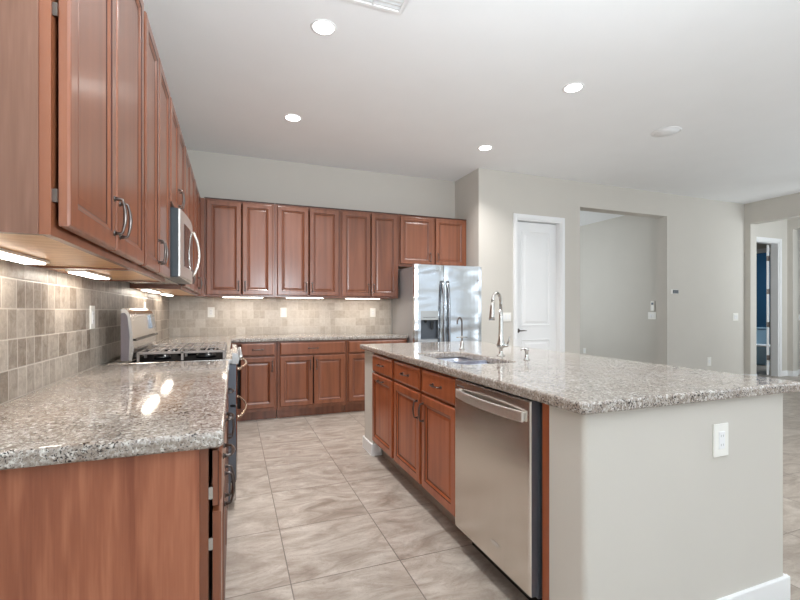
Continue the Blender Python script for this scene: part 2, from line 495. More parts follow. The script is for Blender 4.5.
struct('wall_bathroom_partition', wv, 'paint')
wv = MB()
wv.box(12.5, 12.6, 5.02, 7.6, 0, CE); wv.box(10.32, 12.5, 7.2, 7.3, 0, CE); wv.box(10.32, 12.6, 4.93 + 0.1, 5.08, 0, CE)
struct('wall_bathroom', wv, 'blue')

# backsplash tile
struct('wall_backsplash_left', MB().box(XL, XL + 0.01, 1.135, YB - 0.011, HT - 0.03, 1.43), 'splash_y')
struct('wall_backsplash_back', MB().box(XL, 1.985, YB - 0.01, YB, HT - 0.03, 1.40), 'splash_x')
XW, YW = XL + 0.011, YB - 0.011      # faces the cabinets and plates stand against

# baseboards
def baseboard(name, segs):
    m = MB()
    for x0, x1, y0, y1 in segs: m.box(x0, x1, y0, y1, 0, 0.10)
    return struct(name, m, 'white', bevel=0.004)
b = 0.013
baseboard('baseboard_pantry', [(3.0, 3.49, YP - b, YP), (4.37, O1, YP - b, YP), (O2, XQ - b, YP - b, YP)])
baseboard('baseboard_right', [(XQ - b, XQ, 4.79, YP - b - 0.001), (XQ, XQ + 0.16, 4.79 - b, 4.79)])
baseboard('baseboard_hall', [(7.1 - b, 7.1, YP + T, 8.98)])
baseboard('baseboard_vestibule', [(9.32, 9.5 - b, YP - b, YP), (9.5 - b, 9.5, 4.80, YP), (9.5 - b, 9.64, 4.80 - b, 4.80), (9.66, 11.18, YP - b, YP)])

# door casings
def casing(name, x0, x1, ztop, y, wd=0.06, jd=0.18, depth=0.016):
    m = MB()
    for a, c, t0, t1 in ((x0 - wd, x0, 0, ztop + wd), (x1, x1 + wd, 0, ztop + wd), (x0, x1, ztop, ztop + wd)):
        m.box(a, c, y - depth, y, t0, t1)
        if c - a < 0.2:
            m.box(a + 0.018, c - 0.018, y - depth - 0.006, y - depth, t0, t1 - 0.018 if t1 > ztop + 0.01 else t1)
        else:
            m.box(a, c, y - depth - 0.006, y - depth, ztop + 0.018, t1 - 0.018)
    m.box(x0, x0 + 0.015, y, y + jd, 0, ztop); m.box(x1 - 0.015, x1, y, y + jd, 0, ztop); m.box(x0 + 0.015, x1 - 0.015, y, y + jd, ztop - 0.015, ztop)
    return struct(name, m, 'white')
casing('trim_1', D1X0, D1X1, D1Z, YP)
casing('trim_2', B0, B1, BZ, YP, 0.07, 0.11)
m = MB()   # inner bathroom doorway casing, on the partition
m.box(10.184, 10.2, 5.34, 5.42, 0, 2.48); m.box(10.184, 10.2, 6.2, 6.28, 0, 2.48); m.box(10.184, 10.2, 5.42, 6.2, 2.40, 2.48)
m.box(10.2, 10.32, 5.42, 5.435, 0, 2.40); m.box(10.2, 10.32, 6.185, 6.2, 0, 2.40)
struct('trim_3', m, 'white')

def lever(parent, loc, ry=1):
    mb = MB()
    mb.lathe([(0.030, 0), (0.030, -0.006), (0.012, -0.010), (0.010, -0.045)], (0, 0, 0), 20, axis='y')
    mb.tube([(0, -0.045, 0), (0.02 * ry, -0.05, 0.0), (0.06 * ry, -0.05, 0.003), (0.11 * ry, -0.046, 0.0)], [0.009, 0.009, 0.008, 0.006], 10)
    return mb.build('door_handle', 'pewter', parent, loc)

# pantry door: two panels, arched top panel line kept square as in the photo
w_, h_ = D1X1 - D1X0 - 0.036, D1Z - 0.025
m = MB(); m.rings(0, w_, 0.006, h_, [(0, 0.04), (0, 0.002), (0.002, 0.0), (0.003, 0.0)], [0] * 4)
d1 = m.build('door_1', 'white', loc=(D1X0 + 0.018, YP + 0.075, 0)); d1['kind'] = 'structure'
for z0, z1 in ((0.22, 0.80), (0.98, 2.30)):
    m = MB()
    m.rings(0.11, w_ - 0.11, z0, z1, [(0, 0.0), (0.0, -0.006), (0.014, -0.008), (0.022, -0.001), (0.045, -0.001), (0.07, -0.007)], [0] * 6)
    m.build('door_panel', 'white', d1)
lever(d1, (0.055, 0, 0.92), 1)

# bathroom door: leaf folded well open into the room, four hinges showing
ang = radians(90 - 61.2)
d2 = MB().box(0, 0.60, 0, 0.038, 0.008, 2.41).build('door_2', 'white', loc=(9.222, YP + 0.135, 0), rot=(0, 0, ang), bevel=0.002)
d2['kind'] = 'structure'
for z in (0.328, 0.939, 1.549, 2.16):
    hm = MB(); hm.box(-0.003, 0.0, 0.0, 0.036, z - 0.045, z + 0.045); hm.lathe([(0.008, z - 0.05), (0.008, z + 0.05)], (-0.008, 0.0, 0), 12)
    hm.box(-0.06, -0.008, -0.01, -0.006, z - 0.045, z + 0.045)
    hm.build('hinge', 'pewter', d2)

# ------------------------------------------------------------------ cabinets
DT = 0.020
def door_mb(x0, x1, z0, z1, fw=0.052):
    g = 1
    return MB().rings(x0, x1, z0, z1,
        [(0, 0.0), (0, -0.015), (0.0035, -0.0195), (0.008, -0.0205), (fw - 0.004, -0.0205), (fw, -0.0175), (fw + 0.003, -0.0165), (fw + 0.012, -0.0115), (fw + 0.0165, -0.0095), (fw + 0.032, -0.0125), (fw + 0.036, -0.0125)],
        [0, 0, 0, 0, g, 0, 0, g, 0, 0], 0)

def drawer_mb(x0, x1, z0, z1):
    return MB().rings(x0, x1, z0, z1, [(0, 0.0), (0, -0.012), (0.002, -0.014), (0.014, -0.0205), (0.018, -0.0205)], [0, 1, 0, 0], 0)

def pull_mesh(L=0.102):
    m = MB(); c = L / 2
    pts = [(-c, 0, 0), (-c, -0.017, 0), (-c * 0.95, -0.021, 0)]
    for k in range(-4, 5): pts.append((c * 0.85 * k / 4, -0.0225 - 0.006 * (1 - (k / 4) ** 2), 0))
    pts += [(c * 0.95, -0.021, 0), (c, -0.017, 0), (c, 0, 0)]
    n = len(pts); rs = [0.0065, 0.0042, 0.004] + [0.0036 + 0.0022 * (1 - abs(k) / 4) for k in range(-4, 5)] + [0.004, 0.0042, 0.0065]
    m.tube(pts, rs, 8)
    for sx in (-c, c): m.lathe([(0.009, 0.0), (0.009, -0.002), (0.006, -0.004)], (sx, 0, 0), 12, axis='y')
    return m
PULL = None
def pull(parent, x, z, vertical):
    global PULL
    rot = (0, radians(90), 0) if vertical else (0, 0, 0)
    if PULL is None:
        PULL = pull_mesh().build('handle', 'pewter', parent, (x, -0.0205, z), rot); return PULL
    return link_mesh('handle', PULL, parent, (x, -0.0205, z), rot)

def hinge_bit(parent, x, z):
    return MB().box(x, x + 0.010, -0.010, 0.0, z - 0.015, z + 0.015).build('hinge', 'nickel', parent)

def base_cab(label, loc, rz, W, drawers, doors, group, depth=0.59, swing=None, side=None, wd='wood', zb=0.10, kick=None):
    """local: front face frame at y = 0, carcass behind it (+y); doors/drawers as [(x0, x1)]; pull side in swing"""
    t = thing('base_cabinet', label, 'kitchen cabinet', (loc[0], loc[1], 0), rz, group)
    H = HB - 0.001; e = 0.001
    c = MB()
    c.box(e, 0.018, 0.0, depth, zb, H); c.box(W - 0.018, W - e, 0.0, depth, zb, H)
    c.box(0.018, W - 0.018, 0.019, depth, zb, 0.14); c.box(0.018, W - 0.018, depth - 0.01, depth, 0.14, H)
    c.box(0.018, 0.04, 0, 0.019, zb, H); c.box(W - 0.04, W - 0.018, 0, 0.019, zb, H)
    c.box(0.04, W - 0.04, 0, 0.019, H - 0.03, H); c.box(0.04, W - 0.04, 0, 0.019, zb, 0.145); c.box(0.04, W - 0.04, 0, 0.019, 0.67, 0.72)
    c.build('carcass', wd, t)
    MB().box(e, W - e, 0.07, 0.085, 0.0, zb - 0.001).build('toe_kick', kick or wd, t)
    MB().box(0.04, W - 0.04, 0.0195, 0.0225, 0.141, 0.668).build('interior', 'dark', t)  # dark sheet painted as the shade inside the carcass
    for x0, x1 in drawers:
        d = drawer_mb(x0, x1, 0.705, 0.842).build('drawer', [wd, 'glaze'], t, (0, -0.009, 0))
        pull(d, (x0 + x1) / 2, 0.775, False)
    for i, (x0, x1) in enumerate(doors):
        d = door_mb(x0, x1, 0.140, 0.690).build('door', [wd, 'glaze'], t, (0, -0.009, 0))
        sw = swing[i] if swing else 0
        if sw == 0: pull(d, (x0 + x1) / 2, 0.655, False)
        else: pull(d, x1 - 0.028 if sw > 0 else x0 + 0.028, 0.59, True)
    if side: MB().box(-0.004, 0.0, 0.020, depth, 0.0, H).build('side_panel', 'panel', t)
    return t

UB, UT = 1.350, 2.425
def upper_cab(label, loc, rz, W, doors, swing, group, z0=UB, z1=UT, depth=0.31, side=False, dz=0.022):
    t = thing('upper_cabinet', label, 'kitchen cabinet', (loc[0], loc[1], z0), rz, group)
    H = z1 - z0; e = 0.001
    c = MB()
    c.box(e, 0.018, 0.0, depth, 0, H); c.box(W - 0.018, W - e, 0.0, depth, 0, H)
    c.box(0.018, W - 0.018, 0.019, depth, H - 0.018, H); c.box(0.018, W - 0.018, depth - 0.01, depth, 0.0, H - 0.018)
    c.box(0.018, 0.04, 0, 0.019, 0, H); c.box(W - 0.04, W - 0.018, 0, 0.019, 0, H)
    c.box(0.04, W - 0.04, 0, 0.019, 0, 0.035); c.box(0.04, W - 0.04, 0, 0.019, H - 0.035, H)
    for (a0, a1), (b0, b1) in zip(doors, doors[1:]):
        if b0 - a1 > 0.03: c.box(a1 - 0.012, b0 + 0.012, 0.0005, 0.0185, 0.035, H - 0.035)
    c.build('carcass', 'wood', t)
    MB().box(0.019, W - 0.019, 0.020, depth - 0.011, 0.006, 0.018).build('bottom_panel', 'interior', t)
    MB().box(e, W - e, -0.006, 0.0, H - 0.002, H + 0.010).build('top_rail', 'glaze', t)
    for (x0, x1), sw in zip(doors, swing):
        d = door_mb(x0, x1, dz, H - 0.022).build('door', ['wood', 'glaze'], t, (0, -0.009, 0))
        pull(d, x1 - 0.028 if sw > 0 else x0 + 0.028, dz + 0.098, True)
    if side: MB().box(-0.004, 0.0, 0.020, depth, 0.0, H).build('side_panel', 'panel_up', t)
    return t

R90 = radians(90)
# --- uppers on the left wall (front at x = -0.355); local x runs along +y
LX = -0.358
UD = LX - XW - 0.002
g = 'cherry upper cabinets on the left wall'
u = upper_cab('cherry two-door upper cabinet nearest the viewer, its plain side panel showing', (LX, 1.11), R90, 0.872, [(0.016, 0.412), (0.424, 0.846)], [1, -1], g, depth=UD, side=True)
for z in (0.085, 0.48, 0.96): MB().box(0.008, 0.014, -0.009, 0.0, z - 0.014, z + 0.014).build('hinge', 'pewter', u)
upper_cab('narrow-doored cherry upper cabinet just before the microwave', (LX, 1.984), R90, 0.752, [(0.022, 0.345), (0.357, 0.726)], [1, -1], g, depth=UD)
upper_cab('short cherry cabinet directly above the microwave', (LX, 2.738), R90, 0.76, [(0.02, 0.374), (0.386, 0.74)], [1, -1], g, z0=1.79, depth=UD)
upper_cab('cherry upper cabinet beyond the microwave, running into the corner', (LX, 3.502), R90, 1.684, [(0.03, 0.42), (0.432, 0.82), (0.87, 1.25), (1.262, 1.64)], [1, -1, 1, -1], g, depth=UD)
# --- uppers on the back wall (front at y = 5.19)
UY = 5.19
UDB = YW - UY - 0.002
g = 'cherry upper cabinets on the back wall'
MB().box(LX + 0.001, -0.301, UY, UY + 0.3, UB, UT).build('corner_filler', 'wood')
cf = bpy.data.objects['corner_filler']; tag(cf, 'narrow cherry filler strip in the corner between the two runs of upper cabinets', 'filler strip')
def bx(x, x0): return round(x - x0, 4)
upper_cab('tall two-door cherry upper cabinet on the back wall nearest the corner', (-0.300, UY), 0, 0.744, [(0.022, 0.379), (0.392, 0.718)], [1, -1], g, depth=UDB)
upper_cab('tall two-door cherry upper cabinet in the middle of the back wall', (0.445, UY), 0, 0.764, [(0.025, 0.381), (0.394, 0.743)], [1, -1], g, depth=UDB)
upper_cab('tall two-door cherry upper cabinet on the back wall beside the refrigerator', (1.210, UY), 0, 0.757, [(0.020, 0.379), (0.394, 0.735)], [1, -1], g, depth=UDB)
upper_cab('short two-door cherry cabinet above the refrigerator', (1.968, UY), 0, 0.992, [(0.023, 0.467), (0.521, 0.953)], [1, -1], g, z0=1.762, depth=UDB, dz=0.035)

# --- base cabinets on the left (front face at x = -0.055)
BX = -0.058
BD = BX - XW - 0.003
g = 'cherry base cabinets left of the aisle'
u = base_cab('cherry base cabinet nearest the viewer with light grained end panel', (BX, 1.165), R90, 0.90, [(0.010, 0.443), (0.457, 0.878)], [(0.010, 0.443), (0.457, 0.878)], g, depth=BD, swing=[1, -1], side=True)
for z in (0.24, 0.612, 0.738): hinge_bit(u, 0.006, z)
base_cab('cherry base cabinet against the near side of the range', (BX, 2.066), R90, 0.710, [(0.022, 0.688)], [(0.022, 0.349), (0.361, 0.688)], g, depth=BD, swing=[1, -1])
base_cab('blind corner cherry base cabinet beyond the range', (BX, 3.545), R90, 1.37, [(0.022, 0.66)], [(0.022, 0.335), (0.347, 0.66)], g, depth=BD, swing=[1, -1])
# --- base cabinets on the back wall (front face at y = 4.92)
BY = 4.92
BDB = YW - BY - 0.003
g = 'cherry base cabinets under the back worktop'
base_cab('one-door cherry base cabinet partly behind the range front', (BX + 0.01, BY), 0, 0.490, [(0.118, 0.466)], [(0.118, 0.466)], g, depth=BDB, swing=[1])
base_cab('two-door cherry base cabinet in the middle of the back run', (0.447, BY), 0, 0.772, [(0.027, 0.751)], [(0.027, 0.383), (0.397, 0.751)], g, depth=BDB, swing=[1, -1])
base_cab('cherry base cabinet beside the refrigerator, partly hidden by the island', (1.221, BY), 0, 0.760, [(0.022, 0.738)], [(0.022, 0.374), (0.386, 0.738)], g, depth=BDB, swing=[1, -1])
# --- island cabinets (front face x = 1.075, facing the aisle); local x runs along -y
IX = 1.078
g = 'cherry cabinets in the island'
base_cab('narrow single-door cherry island cabinet at the far end of the island', (IX, 3.392), -R90, 0.510, [(0.027, 0.490)], [(0.027, 0.490)], g, depth=0.58, swing=[0], wd='wood_island', zb=0.132, kick='kick_shade')
base_cab('wide two-drawer cherry sink cabinet in the island beside the dishwasher', (IX, 2.880), -R90, 0.932, [(0.025, 0.472), (0.504, 0.928)], [(0.025, 0.472), (0.504, 0.928)], g, depth=0.58, swing=[1, -1], wd='wood_island', zb=0.132, kick='kick_shade')

# ------------------------------------------------------------------ island body
isl = thing('island_base', 'greige drywall island body wrapping the cherry cabinets and dishwasher', 'kitchen island', (1.6, 2.4, 0))
def rr(x0, x1, y0, y1, r, n=5):
    out = []
    for cx, cy, a0 in ((x1 - r, y1 - r, 0), (x0 + r, y1 - r, 90), (x0 + r, y0 + r, 180), (x1 - r, y0 + r, 270)):
        for k in range(n + 1):
            a = radians(a0 + 90 * k / n); out.append((cx + r * cos(a), cy + r * sin(a)))
    return out
def loc2(pts): return [(x - 1.6, y - 2.4) for x, y in pts]
# U shaped plan with bull-nosed outer corners
def arc(cx, cy, r, a0, a1, n=5): return [(cx + r * cos(radians(a0 + (a1 - a0) * k / n)), cy + r * sin(radians(a0 + (a1 - a0) * k / n))) for k in range(n + 1)]
X0, X1, Y0, Y1, r_ = 1.066, 2.125, 1.10, 3.65, 0.02
plan = arc(X0 + r_, Y0 + r_, r_, 180, 270) + arc(X1 - r_, Y0 + r_, r_, 270, 360) + arc(X1 - r_, Y1 - r_, r_, 0, 90) + arc(X0 + r_, Y1 - r_, r_, 90, 180)
plan += [(X0, 3.40), (1.70, 3.40), (1.70, 1.27), (X0, 1.27)]
m = MB(); m.prism(loc2(plan), 0, HB - 0.001); m.build('drywall_body', 'paint', isl)
m = MB(); t_ = 0.013
for x0, x1, y0, y1 in ((X0 - t_, X1 + t_, Y0 - t_, Y0), (X1, X1 + t_, Y0, Y1), (X0 - t_, X1 + t_, Y1, Y1 + t_), (X0 - t_, X0, 3.41, Y1), (X0 - t_, 1.14, 3.392, 3.41)):
    m.box(x0 - 1.6, x1 - 1.6, y0 - 2.4, y1 - 2.4, 0, 0.10)
m.build('baseboard', 'white', isl, bevel=0.004)
fp = MB().box(0, 0.60, 0, 0.050, 0.0, HB - 0.002).build('end_panel', 'wood_island', loc=(1.078, 1.273, 0), bevel=0.001)
tag(fp, 'thin dark cherry end panel between the dishwasher and the drywall corner of the island', 'cabinet panel')

# ------------------------------------------------------------------ worktops
def slab(name, outer, holes, label, cat='worktop', r=0.012):
    bm = bmesh.new()
    def loop(pts):
        vs = [bm.verts.new((x, y, HB)) for x, y in pts]
        return [bm.edges.new((vs[i], vs[(i + 1) % len(vs)])) for i in range(len(vs))]
    ed = loop(outer); 
    for h in holes: ed += loop(h)
    res = bmesh.ops.triangle_fill(bm, use_beauty=True, use_dissolve=True, edges=ed)
    faces = [f for f in bm.faces]
    ex = bmesh.ops.extrude_face_region(bm, geom=faces)
    for v in [g_ for g_ in ex['geom'] if isinstance(g_, bmesh.types.BMVert)]: v.co.z = HT
    bmesh.ops.recalc_face_normals(bm, faces=bm.faces)
    me = bpy.data.meshes.new(name); bm.to_mesh(me); bm.free(); me.materials.append(M['granite'])
    o = bpy.data.objects.new(name, me); COL.objects.link(o)
    bv = o.modifiers.new('bevel', 'BEVEL'); bv.width = r; bv.segments = 4; bv.limit_method = 'ANGLE'; bv.angle_limit = radians(50)
    return tag(o, label, cat)

r2 = 0.02
WX = XW
slab('worktop', [(WX, 1.135)] + arc(-0.022 - r2, 1.135 + r2, r2, 270, 360) + [(-0.022, 2.779), (WX, 2.779)], [],
     'speckled beige granite worktop left of the aisle, nearest the viewer')
slab('worktop', [(WX, 3.543), (-0.022, 3.543), (-0.022, 4.885), (1.985, 4.885), (1.985, YW), (WX, YW)], [],
     'l-shaped granite worktop beyond the range and along the back wall')
slab('worktop', arc(1.035 + r2, 1.075 + r2, r2, 180, 270) + arc(2.20 - r2, 1.075 + r2, r2, 270, 360) + arc(2.20 - r2, 3.70 - r2, r2, 0, 90) + arc(1.035 + r2, 3.70 - r2, r2, 90, 180),
     [rr(1.17, 1.52, 2.07, 2.76, 0.045)], 'large speckled granite island worktop with a sink cut into it', r=0.010)

# ------------------------------------------------------------------ sink
sk = thing('sink', 'double-bowl stainless undermount sink set in the island worktop', 'sink', (1.345, 2.415, 0.62))
def bowl(x0, x1, y0, y1, dep):
    m = MB(); L = []
    for ins, z in ((-0.012, 0.0), (0, 0.0), (0.004, -0.01), (0.010, -dep + 0.03), (0.04, -dep)):
        L.append([(x, y, z) for x, y in rr(x0 + ins, x1 - ins, y0 + ins, y1 - ins, max(0.05 - ins * 0.3, 0.02))])
    n = len(L[0]); vs = [p for q in L for p in q]
    m.add(vs, [(i * n + k, i * n + (k + 1) % n, (i + 1) * n + (k + 1) % n, (i + 1) * n + k) for i in range(len(L) - 1) for k in range(n)], 0, True)
    m.add(L[-1], [list(range(n))])
    return m
zt = HB - 0.62 - 0.002
for y0, y1 in ((2.06, 2.395), (2.425, 2.77)):
    bo = bowl(1.16 - 1.345, 1.53 - 1.345, y0 - 2.415, y1 - 2.415, 0.19).build('bowl', 'sink', sk, (0, 0, zt))
    MB().lathe([(0.045, 0.0), (0.045, 0.004), (0.03, 0.002), (0.028, 0.001)], (0, (y0 + y1) / 2 - 2.415, -0.189), 20).build('drain', 'chrome', bo)
MB().box(-0.174, 0.174, -0.019, 0.009, zt - 0.03, zt + 0.018).build('divider', 'sink', sk)

# ------------------------------------------------------------------ faucets
f1 = thing('faucet', 'tall brushed nickel pull-down kitchen faucet behind the island sink', 'faucet', (1.625, 2.40, HT))
m = MB(); m.lathe([(0.026, 0), (0.026, 0.005), (0.013, 0.009), (0.011, 0.045), (0.024, 0.055), (0.028, 0.066), (0.026, 0.08), (0.019, 0.10), (0.015, 0.16), (0.0125, 0.25), (0.0115, 0.30)], seg=20)
m.build('body', 'nickel', f1)
dv = Vector((-0.85, -0.53, 0)).normalized()
pts = [Vector((0, 0, 0.29))]
for k in range(0, 13):
    a = radians(180 - 15 * k * 0.98); pts.append(dv * (0.062 + 0.062 * cos(a)) + Vector((0, 0, 0.345 + 0.062 * sin(a))))
m = MB(); m.tube(pts, 0.0095, 12); m.build('spout', 'nickel', f1)
e_ = pts[-1]; m = MB(); m.tube([e_, e_ + Vector((0, 0, -0.03)) + dv * 0.004, e_ + Vector((0, 0, -0.09)) + dv * 0.010, e_ + Vector((0, 0, -0.115)) + dv * 0.012], [0.0105, 0.0135, 0.017, 0.019], 14); m.build('spray_head', 'nickel', f1)
m = MB(); m.tube([(0.02, 0, 0.066), (0.035, -0.003, 0.066), (0.05, -0.006, 0.07)], [0.012, 0.012, 0.011], 12); m.tube([(0.045, -0.005, 0.07), (0.055, -0.008, 0.10), (0.060, -0.01, 0.125)], [0.006, 0.005, 0.004], 8); m.build('lever', 'nickel', f1)
f2 = thing('filtered_water_faucet', 'slim gooseneck drinking water tap at the far end of the sink', 'faucet', (1.625, 2.915, HT))
m = MB(); m.lathe([(0.022, 0), (0.022, 0.004), (0.014, 0.008), (0.012, 0.055), (0.009, 0.065)], seg=16); m.build('body', 'nickel', f2)
dv = Vector((-0.85, -0.53, 0)).normalized()
pts = [Vector((0, 0, 0.06)), Vector((0, 0, 0.12)), Vector((0, 0, 0.20))]
for k in range(1, 10):
    a = radians(180 - 22 * k); pts.append(dv * (0.036 + 0.036 * cos(a)) + Vector((0, 0, 0.205 + 0.036 * sin(a))))
m = MB(); m.tube(pts, 0.0058, 10); m.build('spout', 'pewter', f2)
m = MB(); m.tube([(-0.045, 0.0, 0.092), (0.045, 0.0, 0.092)], 0.0045, 8); m.tube([(0, 0, 0.085), (0, 0, 0.10)], 0.011, 12); m.build('cross_handle', 'nickel', f2)
sd = thing('soap_dispenser', 'short brushed nickel soap dispenser on the island worktop', 'soap dispenser', (1.63, 2.14, HT))
m = MB(); m.lathe([(0.019, 0), (0.019, 0.004), (0.011, 0.008), (0.010, 0.05), (0.014, 0.055), (0.014, 0.068), (0.008, 0.072)], seg=16); m.build('body', 'nickel', sd)
m = MB(); m.tube([(0, 0, 0.066), (-0.018, 0.006, 0.068), (-0.030, 0.010, 0.064), (-0.031, 0.010, 0.056)], [0.007, 0.0055, 0.005, 0.0045], 8); m.build('spout', 'nickel', sd)

# ------------------------------------------------------------------ dishwasher (local: front faces -y, width along x)
dw = thing('dishwasher', 'stainless dishwasher with a long bar handle in the near end of the island', 'dishwasher', (1.075, 1.940, 0), -R90)
W = 0.600
MB().box(0.002, W - 0.002, 0.0, 0.56, 0.10, 0.845).build('tub', 'blued', dw)
m = MB(); m.rings(0.003, W - 0.003, 0.112, 0.850, [(0, 0.0), (0, -0.030), (0.004, -0.036), (0.006, -0.036)], [1, 0, 0, 0], 0); m.build('door', ['steel', 'blued'], dw, bevel=0.0)
MB().box(0.01, W - 0.01, 0.06, 0.075, 0.0, 0.098).build('toe_kick', 'black', dw)
m = MB(); out = []; inn = []
for k in range(-10, 11):
    u_ = k / 10; x = W / 2 + u_ * 0.264; y = -0.050 - 0.024 * (1 - u_ ** 2)
    out.append((x, y)); inn.append((x, y + 0.010))
m.prism(out + inn[::-1], 0.764, 0.806)
for sx in (-1, 1): m.box(W / 2 + sx * 0.252 - 0.012, W / 2 + sx * 0.252 + 0.012, -0.045, -0.036, 0.768, 0.802)
hd = m.build('handle', 'satin', dw, bevel=0.003)
m = MB()
for k, x in enumerate((0.03, 0.055, 0.068, 0.081)): m.box(x, x + (0.018 if k == 0 else 0.009), -0.0368, -0.0358, 0.818, 0.824)
m.build('control_markings', 'ink', dw)
m = MB(); m.lathe([(0.016, -0.0370), (0.016, -0.0355)], (0, 0, 0), 24, axis='y'); bdg = m.build('badge', 'chrome', dw, (0.36, 0, 0.20)); bdg.scale = (2.2, 1, 0.6)

# ------------------------------------------------------------------ refrigerator
FX0, FX1, FYF, FZ = 1.992, 2.902, 4.69, 1.742
fr = thing('refrigerator', 'stainless side-by-side refrigerator with ice dispenser at the end of the back wall', 'refrigerator', (FX0, FYF, 0))
W = FX1 - FX0; SG = 0.382
MB().box(0.004, W - 0.004, 0.075, YB - FYF - 0.02, 0.03, FZ - 0.02).build('body', 'grey', fr, bevel=0.004)
MB().box(0.01, W - 0.01, 0.05, 0.09, 0.0, 0.08).build('kick_grille', 'black', fr)
def fdoor(x0, x1, cut=None):
    m = MB(); z0, z1 = 0.09, FZ
    prof = []   # plan: gently crowned front with rounded vertical edges
    n = 10
    for k in range(n + 1):
        u_ = k / n; x = x0 + (x1 - x0) * u_
        y = 0.008 * (2 * u_ - 1) ** 2 + (0.012 if k in (0, n) else 0)
        prof.append((x, y))
    pts = prof + [(x1, 0.068), (x0, 0.068)]
    if not cut:
        m.prism(pts, z0, z1); 
    else:
        ca, cb_, cz0, cz1 = cut
        L_ = [p for p in prof if p[0] < ca] + [(ca, 0.004), (ca, 0.068), (x0, 0.068)]
        R_ = [(cb_, 0.004)] + [p for p in prof if p[0] > cb_] + [(x1, 0.068), (cb_, 0.068)]
        Mi = [(ca, 0.004)] + [p for p in prof if ca < p[0] < cb_] + [(cb_, 0.004), (cb_, 0.068), (ca, 0.068)]
        m.prism(pts, z0, cz0); m.prism(pts, cz1, z1); m.prism(L_, cz0, cz1); m.prism(R_, cz0, cz1)
    return m
da, db, dz0, dz1 = 0.074, 0.303, 0.854, 1.19
fl_ = fdoor(0.0, SG, (da, db, dz0, dz1)).build('freezer_door', 'fridge', fr)
fd_ = fdoor(SG + 0.006, W).build('fridge_door', 'fridge', fr)
m = MB(); m.box(da, db, 0.050, 0.062, dz0, dz1); m.box(da, da + 0.006, 0.002, 0.05, dz0, dz1); m.box(db - 0.006, db, 0.002, 0.05, dz0, dz1); m.box(da, db, 0.002, 0.05, dz0, dz0 + 0.010)
dsp = m.build('ice_dispenser', 'cavity', fr)
MB().box(da, db, -0.001, 0.05, 1.082, dz1).build('control_panel', 'nickel', dsp, bevel=0.002)
m = MB(); m.prism([(-0.022, 0.0), (0.022, 0.0), (0.014, -0.10), (-0.014, -0.10)], 0.012, 0.02, axis='y'); m.build('paddle', 'black', dsp, ((da + db) / 2 + 0.04, 0.0, 1.07))
m = MB(); m.lathe([(0.016, 0.0), (0.012, -0.03)], (0, 0.03, 0), 14); m.build('nozzle', 'black', dsp, ((da + db) / 2 - 0.04, 0, 1.08))
m = MB()
for k in range(5): m.box(da + 0.03 + k * 0.034, da + 0.05 + k * 0.034, -0.002, -0.001, 1.11, 1.118)
m.build('buttons', 'ink', dsp)
for sx, par in ((SG - 0.032, fl_), (SG + 0.038, fd_)):
    m = MB(); pts = []
    for k in range(0, 13):
        u_ = k / 12; pts.append((sx, -0.012 - 0.042 * (1 - (2 * u_ - 1) ** 4), 0.45 + 1.10 * u_))
    m.tube(pts, 0.017, 12)
    m.build('handle', 'handle_grey', par)
for x in (0.05, W - 0.05): MB().cbox(x - 0.04, x + 0.04, 0.03, 0.11, FZ - 0.018, FZ + 0.008, 0.004).build('hinge_cap', 'grey', fr)
m = MB(); m.box(0, 0.042, -0.001, 0.0006, 0, 0.010); m.box(0.008, 0.034, -0.0015, 0.0006, -0.006, -0.003); m.build('badge', 'ink', fd_, (W - 0.09, 0.0055, 1.565))

# ------------------------------------------------------------------ gas range (local front faces -y -> world +x)
RY0 = 2.784
rg = thing('gas_range', 'stainless double-oven gas range set in the left worktop run', 'range', (-0.02, RY0, 0), R90)
W = 0.755; DPT = 0.62
MB().box(0.002, W - 0.002, 0.0, DPT, 0.04, 0.875).build('body', 'blued', rg)
MB().box(0.02, W - 0.02, 0.05, 0.06, 0.0, 0.04).build('toe_kick', 'black', rg)
MB().cbox(0.0, W, -0.012, DPT + 0.005, 0.875, 0.9005, 0.003).build('cooktop', 'steel_h', rg)
m = MB(); m.box(0.03, W - 0.03, 0.03, DPT - 0.10, 0.900, 0.9025); m.build('burner_pan', 'matte_black', rg)
# front control fascia
m = MB(); m.prism([(-0.012, 0.872), (-0.046, 0.872), (-0.052, 0.90), (-0.040, 0.935), (-0.012, 0.940)], 0.0, W, axis='x'); fas = m.build('control_fascia', 'steel_h', rg)
for k in range(5):
    x = 0.09 + k * (W - 0.18) / 4
    MB().lathe([(0.019, 0.0), (0.019, -0.016), (0.014, -0.022)], (x, -0.050, 0.905), 18, axis='y').build('knob', 'chrome', fas)
def oven_door(z0, z1, hz):
    m = MB(); m.rings(0.003, W - 0.003, z0, z1, [(0, 0.0), (0, -0.034), (0.005, -0.040), (0.08, -0.040), (0.082, -0.041), (0.083, -0.0415)], [1, 0, 0, 0, 0], 2)
    d = m.build('oven_door', ['steel_h', 'blued', 'glass_black'], rg)
    h = MB(); pts = []
    for k in range(-8, 9):
        u_ = k / 8; pts.append((W / 2 + u_ * 0.345, -0.052 - 0.048 * (1 - u_ ** 2), hz))
    h.tube(pts, 0.0085, 10)
    for sx in (-1, 1): h.tube([(W / 2 + sx * 0.335, -0.038, hz), (W / 2 + sx * 0.335, -0.056, hz)], 0.010, 10)
    h.build('handle', 'steel_reflect', d); return d
M['steel_reflect'] = plain('wood_reflection_steel', srgb(226, 200, 176), 0.15, 1.0)  # steel tinted with the colour of reflected cherry wood
oven_door(0.628, 0.868, 0.838)
oven_door(0.17, 0.612, 0.545)
MB().box(0.003, W - 0.003, -0.034, 0.0, 0.05, 0.16).build('storage_drawer', 'steel_h', rg, bevel=0.003)
